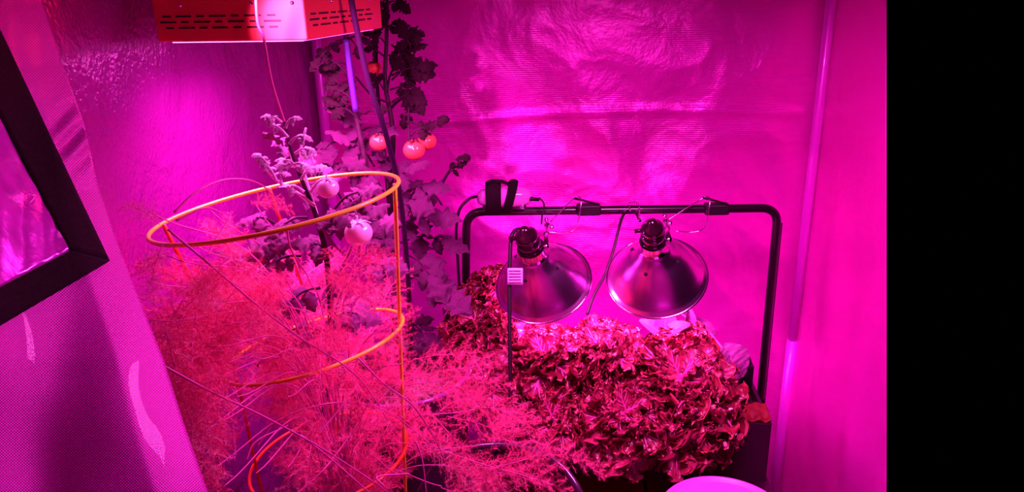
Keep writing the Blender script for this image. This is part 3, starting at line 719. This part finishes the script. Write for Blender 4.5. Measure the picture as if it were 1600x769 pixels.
for i, (a, b, d, s, n, cu) in enumerate([
    ((543, 62), (515, 72), 1.25, 24, 1, None), ((535, 66), (500, 90), 1.25, 30, 1, (0, 3)), ((542, 100), (520, 100), 1.26, 20, 1, None), ((546, 120), (510, 92), 1.26, 26, 1, (1, 3)),
    ((556, 128), (522, 112), 1.27, 30, 1, (0, 3)), ((560, 170), (528, 140), 1.27, 34, 2, (0, 1)), ((566, 195), (530, 165), 1.28, 34, 1, (0, 3)), ((545, 60), (556, 72), 1.25, 28, 0, (2,)), ((545, 60), (565, 60), 1.25, 22, 1, (1, 2)),
    ((604, -5), (594, 20), 1.36, 30, 2, (1, 2)), ((606, 5), (622, 4), 1.36, 30, 1, (2,)), ((604, 40), (598, 30), 1.36, 26, 2, (1, 3)), ((604, 46), (614, 38), 1.36, 24, 1, (1,)),
    ((604, 70), (588, 56), 1.37, 24, 1, (2, 3)), ((652, 42), (650, 50), 1.36, 26, 1, (1, 2)), ((642, 76), (636, 62), 1.36, 34, 2, (0, 3)), ((618, 100), (634, 80), 1.37, 38, 1, (0, 3)), ((612, 118), (640, 112), 1.37, 42, 1, (0, 4)),
    ((612, 125), (650, 105), 1.36, 36, 1, (0, 3)), ((602, 90), (582, 78), 1.37, 22, 1, (2,)), ((610, 140), (640, 140), 1.36, 30, 2, (0, 1)), ((612, 160), (634, 152), 1.36, 36, 1, (1, 3)), ((600, 140), (590, 128), 1.37, 24, 1, (0, 1)),
    ((612, 70), (630, 96), 1.37, 34, 2, (0, 3)), ((640, 150), (650, 160), 1.36, 26, 1, (0, 1)), ((672, 195), (686, 188), 1.36, 22, 1, (1, 2)), ((640, 170), (630, 185), 1.36, 22, 1, (2,)), ((642, 212), (660, 200), 1.33, 26, 1, (0, 3)), ((570, 178), (588, 172), 1.29, 20, 0, (0,)),
    ((690, 285), (722, 250), 1.45, 24, 1, (1, 2)), ((690, 290), (712, 262), 1.46, 22, 1, (1, 3))]):
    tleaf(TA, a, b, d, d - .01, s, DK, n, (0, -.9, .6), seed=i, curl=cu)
for i, (a, b, d, s, n, cu) in enumerate([
    ((575, 230), (550, 196), 1.34, 52, 1, (0, 4)), ((585, 260), (555, 225), 1.33, 50, 2, (0, 3)), ((590, 275), (530, 262), 1.31, 42, 2, (3, 4)), ((600, 300), (575, 270), 1.31, 48, 2, (0, 3)),
    ((612, 300), (632, 268), 1.35, 48, 2, (0, 3)), ((614, 320), (660, 292), 1.36, 48, 2, (0, 3)), ((616, 330), (640, 320), 1.34, 46, 2, (0, 1)), ((618, 360), (668, 340), 1.37, 56, 2, (0, 3)), ((690, 320), (672, 300), 1.42, 36, 1, (0, 1)),
    ((640, 400), (672, 430), 1.36, 56, 2, (0, 1)), ((640, 430), (690, 452), 1.37, 62, 1, (0, 4)), ((620, 420), (612, 460), 1.34, 48, 2, (0, 1)), ((600, 340), (600, 385), 1.30, 48, 2, (0, 1)),
    ((570, 300), (540, 325), 1.25, 44, 2, (0, 1)), ((585, 330), (565, 315), 1.24, 46, 2, (0, 1)), ((530, 220), (500, 240), 1.30, 42, 2, (0, 4)), ((520, 250), (490, 290), 1.28, 42, 2, (0, 1)),
    ((630, 500), (660, 520), 1.40, 50, 2, (0, 1)), ((560, 210), (590, 200), 1.36, 40, 1, (0, 3)), ((620, 270), (600, 250), 1.38, 44, 2, (0,)), ((625, 380), (690, 375), 1.40, 50, 2, (0, 1))]):
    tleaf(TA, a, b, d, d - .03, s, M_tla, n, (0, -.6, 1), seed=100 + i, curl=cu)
tomato(TA, 584, 108, 1.39, 13, M_tom, 'small red tomato high up under the dark leaves')
tomato(TA, 592, 222, 1.30, 15, M_tom, 'red tomato between the two main stems')
tomato(TA, 647, 234, 1.32, 17.5, M_tom, 'large red tomato of the hanging pair')
tomato(TA, 667, 221, 1.34, 15, M_tom, 'smaller red tomato at the right of the pair')
stem(TA, [(667, 206, 1.34), (655, 196, 1.34), (640, 190, 1.34)], .0015, .002); stem(TA, [(584, 96, 1.39), (590, 80, 1.41)], .0015, .002); stem(TA, [(592, 208, 1.30), (606, 200, 1.37)], .0015, .002)
# stakes
def stake(pts, r, mt, label):
    q = px_path(pts); mb = MB(); mb.tube(q, r, 10); return tag(mb.build('plant_stake', mt), label, 'stake')
stake([(545, -60, .98), (549, 0, 1.0), (574, 120, 1.06), (600, 200, 1.10), (624, 300, 1.15), (638, 440, 1.22), (642, 560, 1.32), (644, 640, 1.42)], .0042, M_stake, 'long dark leaning stake crossing before the red panel side')
stake([(550, 590, 1.12), (562, 650, 1.14), (572, 700, 1.16), (583, 750, 1.19)], .004, M_rubber, 'short black stake inside the bottom cage ring')
stake([(541, 62, 1.235), (548, 120, 1.25), (556, 175, 1.265)], .0052, M_stv, 'violet plastic stake top rising under the red panel')
TB = thing('tomato_plant', (fp.x + .03, fp.y - .02, .57), 'tomato plant inside the wire cage with bright white-lit tip leaves and pale tomatoes', 'tomato plant')
stem(TB, [(444, 188, .90), (455, 235, .92), (475, 290, .94), (496, 345, .96), (512, 420, .99), (516, 560, 1.06), (500, 700, 1.16)], .002, .0048)
for pts in ([(412, 255, .90), (430, 280, .92), (470, 305, .94), (492, 322, .95)], [(478, 200, .93), (470, 240, .94), (478, 280, .95), (495, 335, .96)], [(450, 230, .92), (462, 262, .93)], [(512, 320, .95), (515, 280, .95)], [(540, 400, .98), (520, 380, .97), (500, 350, .96)], [(560, 430, 1.0), (535, 455, 1.02), (516, 520, 1.04)], [(560, 345, .98), (548, 390, 1.0), (528, 430, 1.02)]):
    stem(TB, pts, .0014, .0024, M_tl if pts[0][1] > 300 else M_tl_lit)
for i, (a, b, d, s, n, cu) in enumerate([
    ((440, 192), (425, 182), .89, 22, 1, (2, 1)), ((446, 200), (455, 185), .89, 20, 1, (2, 1)), ((450, 215), (430, 196), .90, 22, 1, (1, 2)), ((452, 225), (470, 212), .90, 24, 1, (1, 2)), ((462, 240), (478, 232), .91, 22, 1, (1, 2)),
    ((425, 272), (408, 245), .90, 22, 1, (1, 2)), ((432, 282), (420, 262), .90, 22, 1, (2, 1)), ((440, 290), (438, 268), .91, 22, 1, (1,)), ((455, 260), (470, 255), .92, 24, 1, (1, 2)), ((470, 280), (490, 262), .93, 26, 1, (0, 1)), ((465, 262), (448, 250), .92, 22, 1, (1, 2)), ((485, 300), (505, 280), .94, 22, 1, (1, 2)), ((475, 300), (455, 290), .93, 24, 1, (1, 0)), ((490, 255), (485, 240), .94, 20, 1, (1, 2))]):
    tleaf(TB, a, b, d, d - .005, s, M_tl_lit, n, (0, -.5, 1), seed=200 + i, curl=cu)
for i, (a, b, d, s, n, cu) in enumerate([
    ((455, 250), (440, 225), .99, 46, 1, (0, 4)), ((500, 345), (520, 338), .96, 38, 2, (0, 1)), ((500, 350), (540, 345), .98, 40, 2, (0, 1)), ((560, 400), (575, 345), 1.02, 46, 2, (0, 1)), ((520, 400), (490, 380), .99, 44, 2, (0, 1)),
    ((480, 340), (445, 350), .98, 42, 2, (0, 1)), ((460, 360), (420, 372), 1.0, 46, 2, (0, 1)), ((440, 380), (400, 395), 1.0, 46, 2, (0, 1)), ((430, 350), (400, 340), 1.02, 40, 2, (0, 1)), ((470, 400), (430, 410), 1.0, 42, 2, (0, 1)), ((545, 360), (590, 345), 1.05, 40, 2, (0, 1)), ((560, 420), (600, 415), 1.08, 44, 2, (0, 1)),
    ((500, 450), (455, 470), 1.0, 46, 2, (0, 1)), ((515, 520), (440, 520), 1.02, 40, 2, (0, 1)), ((515, 520), (430, 545), 1.02, 40, 2, (0, 1)), ((515, 500), (560, 490), 1.06, 44, 2, (0, 1)), ((520, 330), (560, 300), 1.02, 42, 2, (0, 1)), ((540, 320), (500, 270), 1.05, 40, 2, (0, 4)),
    ((510, 560), (560, 600), 1.1, 40, 2, (0, 1)), ((510, 600), (450, 620), 1.1, 40, 2, (0, 1)), ((400, 420), (370, 400), 1.02, 34, 2, (0, 1))]):
    tleaf(TB, a, b, d, d - .02, s, M_tl, n, (0, -.5, 1), seed=300 + i, curl=cu)
tomato(TB, 512, 294, .94, 17.5, M_tomp, 'pale unripe tomato lit white, upper of two')
tomato(TB, 560, 364, .96, 22, M_tomp, 'large pale unripe tomato lit white, lower of two')
stem(TB, [(560, 342, .96), (552, 330, .97), (520, 345, .97), (500, 350, .96)], .0016, .002)

# ------------------------------------------------------------------ feathery fern
def plume_mesh(seed, pale=False):
    """unit-long feathery plume along x: side twigs with thin needles"""
    rnd = random.Random(seed); mb = MB(); bend = rnd.uniform(.25, .6)
    def ax(t): return Vector((t * (1 - .12 * bend * t), .05 * sin(t * 3 + seed), -bend * .5 * t * t))
    mb.tube([ax(i / 8) for i in range(9)], [.0045 * (1 - .75 * i / 8) for i in range(9)], 4, mi=1)
    n = 34
    def needle(p, dr, L, w=.003):
        sd = dr.cross(Vector((rnd.uniform(-1, 1), rnd.uniform(-1, 1), rnd.uniform(-1, 1)))).normalized() * w * .5
        k = len(mb.v); mb.v += [p - sd, p + sd, p + dr * L]; mb.f.append((k, k + 1, k + 2)); mb.mi.append(0)
    for i in range(n):
        t = .06 + .92 * i / n; p = ax(t); L = .26 * sin(pi * min(1, .16 + .84 * t)) ** .7 * rnd.uniform(.7, 1.1)
        az = i * 2.4 + rnd.uniform(-.4, .4)
        dr = Vector((rnd.uniform(.5, .9), cos(az), sin(az) * .75)).normalized()
        m_ = int(5 + L * 46); prev = p
        for j in range(1, m_ + 1):
            s = j / m_; q = p + dr * L * s + Vector((0, 0, -.10 * L * s * s))
            for _ in range(4):
                nd = (dr * rnd.uniform(.2, 1.0) + Vector((rnd.uniform(-1, 1), rnd.uniform(-1, 1), rnd.uniform(-1, 1)))).normalized()
                needle(q, nd, rnd.uniform(.045, .085) * (1.1 - .4 * s))
            prev = q
        q = p + dr * L + Vector((0, 0, -.1 * L)); sd = Vector((0, 0, .0012)); k = len(mb.v)
        mb.v += [p - sd, p + sd, q]; mb.f.append((k, k + 1, k + 2)); mb.mi.append(1)
    return mb.mesh('plume', [M_fern2 if pale else M_fern, M_vine], smooth=False)
PM = [plume_mesh(s) for s in range(7)]; PP = [plume_mesh(40 + s, True) for s in range(2)]
fern = thing('asparagus_fern', (fp.x, fp.y, .57), 'huge feathery red asparagus fern spilling through and around the wire cage', 'fern')
rnd = random.Random(5); root = Vector((fp.x, fp.y, .57))
def fstem(pts, r0=.0016, r1=.0007, name='stem'):
    mb = MB(); n = len(pts); mb.tube(pts, [r0 + (r1 - r0) * i / (n - 1) for i in range(n)], 5); return mb.build(name, M_vine, fern)
# stem tips: pixel, distance
TIPS = [(232, 330, .80), (262, 400, .72), (285, 470, .74), (300, 380, .84), (330, 330, .92), (360, 440, .80), (400, 320, .98), (395, 430, .84), (440, 470, .86), (480, 430, .90), (520, 440, .88), (560, 420, .90), (600, 430, .95),
        (620, 500, 1.0), (650, 560, 1.02), (700, 590, 1.05), (740, 640, 1.08), (820, 690, 1.15), (770, 730, 1.12), (700, 700, 1.05), (330, 540, .76), (300, 600, .72), (340, 660, .74), (400, 560, .80), (450, 620, .84), (320, 740, .75), (560, 560, .95), (520, 520, .90), (230, 440, .74), (370, 500, .90), (250, 520, .72), (640, 620, 1.0), (420, 500, 1.14), (500, 480, 1.16), (570, 520, 1.16), (450, 560, 1.16), (540, 600, 1.2), (600, 640, 1.22), (480, 660, 1.24), (380, 470, 1.08), (430, 400, 1.04), (350, 400, 1.0), (560, 690, 1.24), (262, 600, .69), (290, 690, .68), (235, 500, .70), (350, 760, .72), (400, 740, .78), (450, 730, .84), (310, 640, .72), (370, 620, .78), (620, 740, 1.0), (690, 760, 1.02), (280, 560, .72)]
plumes = []; SP = []
for (px, py, d) in TIPS:
    tip = W(px, py, d); hz = Vector((tip.x - root.x, tip.y - root.y, 0)); H = max(tip.z, root.z) + .05 + .12 * rnd.random()
    mid = root.lerp(tip, .5); mid.z = root.z + (tip.z - root.z) * .72 + .04; mid -= hz * .18
    pts = spline([root + Vector((rnd.uniform(-.05, .05), rnd.uniform(-.04, .04), 0)), mid, tip], 10); fstem(pts); SP += pts
    n = 7
    for i in range(n):
        t = .35 + .65 * i / (n - 1); k = int(t * (len(pts) - 1)); tan = (pts[min(k + 1, len(pts) - 1)] - pts[max(k - 1, 0)]).normalized()
        rv = Vector((rnd.uniform(-1, 1), rnd.uniform(-1, 1), rnd.uniform(-.6, .25)))
        dr = (tan * rnd.uniform(.2, .6) + rv * .9 + Vector((0, 0, -.15))).normalized() if i < n - 1 else (tan + Vector((0, 0, -.3))).normalized()
        plumes.append((pts[k], dr, rnd.uniform(.10, .17)))
def proj(p): q = p - CP; d = q.dot(fw); return 800 + F * q.dot(rt) / d, 384.5 - F * q.dot(up) / d, d
def free_of_flap(p):
    x, y, d = proj(p); xe, de = edge(y); return x > xe + 12 or d > de + .05
WIRES = []
for (c_, a_, b_, pts_), skip in zip(RR, (0, 0, 0)):
    for q_ in pts_:
        if (q_ - c_).y < .02: WIRES.append(proj(q_))
for g_ in LEGS:
    q_ = [c + (e1 * cos(R(a)) + e2 * sin(R(a))) * g[3] for (c, e1, e2, _), g, a in zip(RR, RG, g_)]; q_.append(q_[2] + (q_[2] - q_[1]) * .5)
    for a_, b_ in zip(q_, q_[1:]):
        for i_ in range(14): WIRES.append(proj(a_.lerp(b_, i_ / 14)))
def hides_wire(p, q):
    for i in range(7):
        x, y, d = proj(p.lerp(q, i / 6))
        for (wx, wy, wd_) in WIRES:
            if wx < 362 and wy > 380: continue
            if abs(x - wx) < 16 and abs(y - wy) < 16 and d < wd_ + .01: return True
    return False
# more plumes on the stems at the lower left, beside the flap
cand = [q for q in SP if 215 < proj(q)[0] < 430 and 400 < proj(q)[1] < 790]
for i in range(70):
    q = cand[rnd.randrange(len(cand))]
    plumes.append((q, Vector((rnd.uniform(-.9, .5), rnd.uniform(-.7, .3), rnd.uniform(-1, .2))).normalized(), rnd.uniform(.11, .17)))
def inside(p):
    return p.x > XL + .02
for k, (p, dr, L) in enumerate(plumes):
    pe_ = proj(p + dr * L)
    if pe_[1] < 295 or (pe_[1] < 345 and pe_[0] < 235): continue
    if hides_wire(p, p + dr * L) and rnd.random() < .95: continue
    if not (free_of_flap(p) and free_of_flap(p + dr * L * .6) and free_of_flap(p + dr * L)): continue
    if not inside(p + dr * L): dr.x = abs(dr.x) * .4; dr.normalize()
    o = link('plume', (PP if rnd.random() < .12 else PM)[rnd.randrange(2 if False else 7) % (7 if True else 2)] if False else (PP[rnd.randrange(2)] if rnd.random() < .12 else PM[rnd.randrange(7)]))
    o.parent = fern; o.matrix_parent_inverse = inv(fern)
    place(o, Matrix.LocRotScale(p, (frame_x(dr) @ Matrix.Rotation(rnd.uniform(-.8, .8), 3, 'X')).to_quaternion(), Vector((L, L, L))))
# the plumes that read singly in the photo: (start px, end px, distance)
for (x0, y0, x1, y1, d) in [(252, 350, 204, 310, .78), (262, 405, 222, 398, .74), (300, 440, 345, 458, .74), (520, 440, 585, 470, .86), (560, 425, 612, 465, .88), (600, 560, 700, 590, .98), (640, 580, 760, 625, 1.0), (680, 600, 850, 680, 1.05), (700, 650, 830, 700, 1.08), (760, 740, 865, 700, 1.1), (780, 745, 880, 722, 1.1), (740, 740, 770, 769, 1.05), (600, 500, 655, 550, .97), (480, 330, 440, 300, 1.0), (390, 320, 450, 308, .95), (560, 430, 530, 380, .90), (600, 420, 560, 380, .93), (690, 600, 640, 720, 1.0), (320, 700, 335, 800, .74), (300, 560, 300, 680, .70), (340, 560, 345, 690, .74), (380, 600, 370, 720, .76), (270, 470, 275, 590, .69), (250, 380, 232, 470, .74), (420, 700, 500, 760, .95), (560, 620, 640, 640, .98), (720, 700, 700, 790, 1.05), (660, 660, 560, 700, 1.0)]:
    p, q = W(x0, y0, d), W(x1, y1, d - .01); dv = q - p; L = dv.length * 1.08
    if x0 > 330 and hides_wire(p, q) and rnd.random() < .5: continue
    o = link('plume', PM[rnd.randrange(7)] if x0 > 320 or y0 > 450 else PP[rnd.randrange(2)]); o.parent = fern; o.matrix_parent_inverse = inv(fern)
    w = max(.10, min(L, .15)); place(o, Matrix.LocRotScale(p, frame_x(dv + Vector((0, 0, .15 * L))).to_quaternion(), Vector((L, w, w))))
for pts in ([(262, 358, .72), (330, 415, .74), (400, 475, .78), (465, 525, .82), (560, 590, .9), (620, 680, 1.0)], [(256, 572, .66), (330, 612, .70), (420, 655, .76), (510, 705, .84), (600, 765, .92), (640, 800, .98)], [(470, 680, .84), (520, 720, .88), (600, 790, .95)],
            [(272, 332, .78), (310, 298, .80), (360, 280, .84), (410, 290, .88), (450, 335, .92)], [(275, 345, .78), (320, 325, .80), (350, 335, .84)], [(360, 340, .8), (340, 370, .78), (325, 400, .76)], [(448, 355, .78), (455, 390, .80), (480, 430, .86)],
            [(400, 700, .9), (440, 655, .92), (520, 630, .95), (600, 640, 1.0), (680, 700, 1.05)], [(385, 720, .84), (400, 690, .85), (450, 665, .88)], [(560, 560, .9), (600, 600, .95), (650, 640, 1.0), (695, 720, 1.05), (700, 790, 1.1)], [(480, 700, .9), (530, 640, .92), (560, 600, .95)],
            [(650, 690, 1.0), (660, 720, 1.0), (668, 790, 1.02)], [(740, 745, 1.1), (790, 740, 1.1), (860, 765, 1.12), (900, 800, 1.15)], [(760, 735, 1.08), (830, 715, 1.1), (850, 700, 1.1)], [(600, 760, .9), (590, 745, .9), (640, 740, .94)], [(440, 790, .86), (500, 740, .88), (540, 690, .92), (560, 660, .94)]):
    fstem(px_path(pts, 8), .0013, .0008)
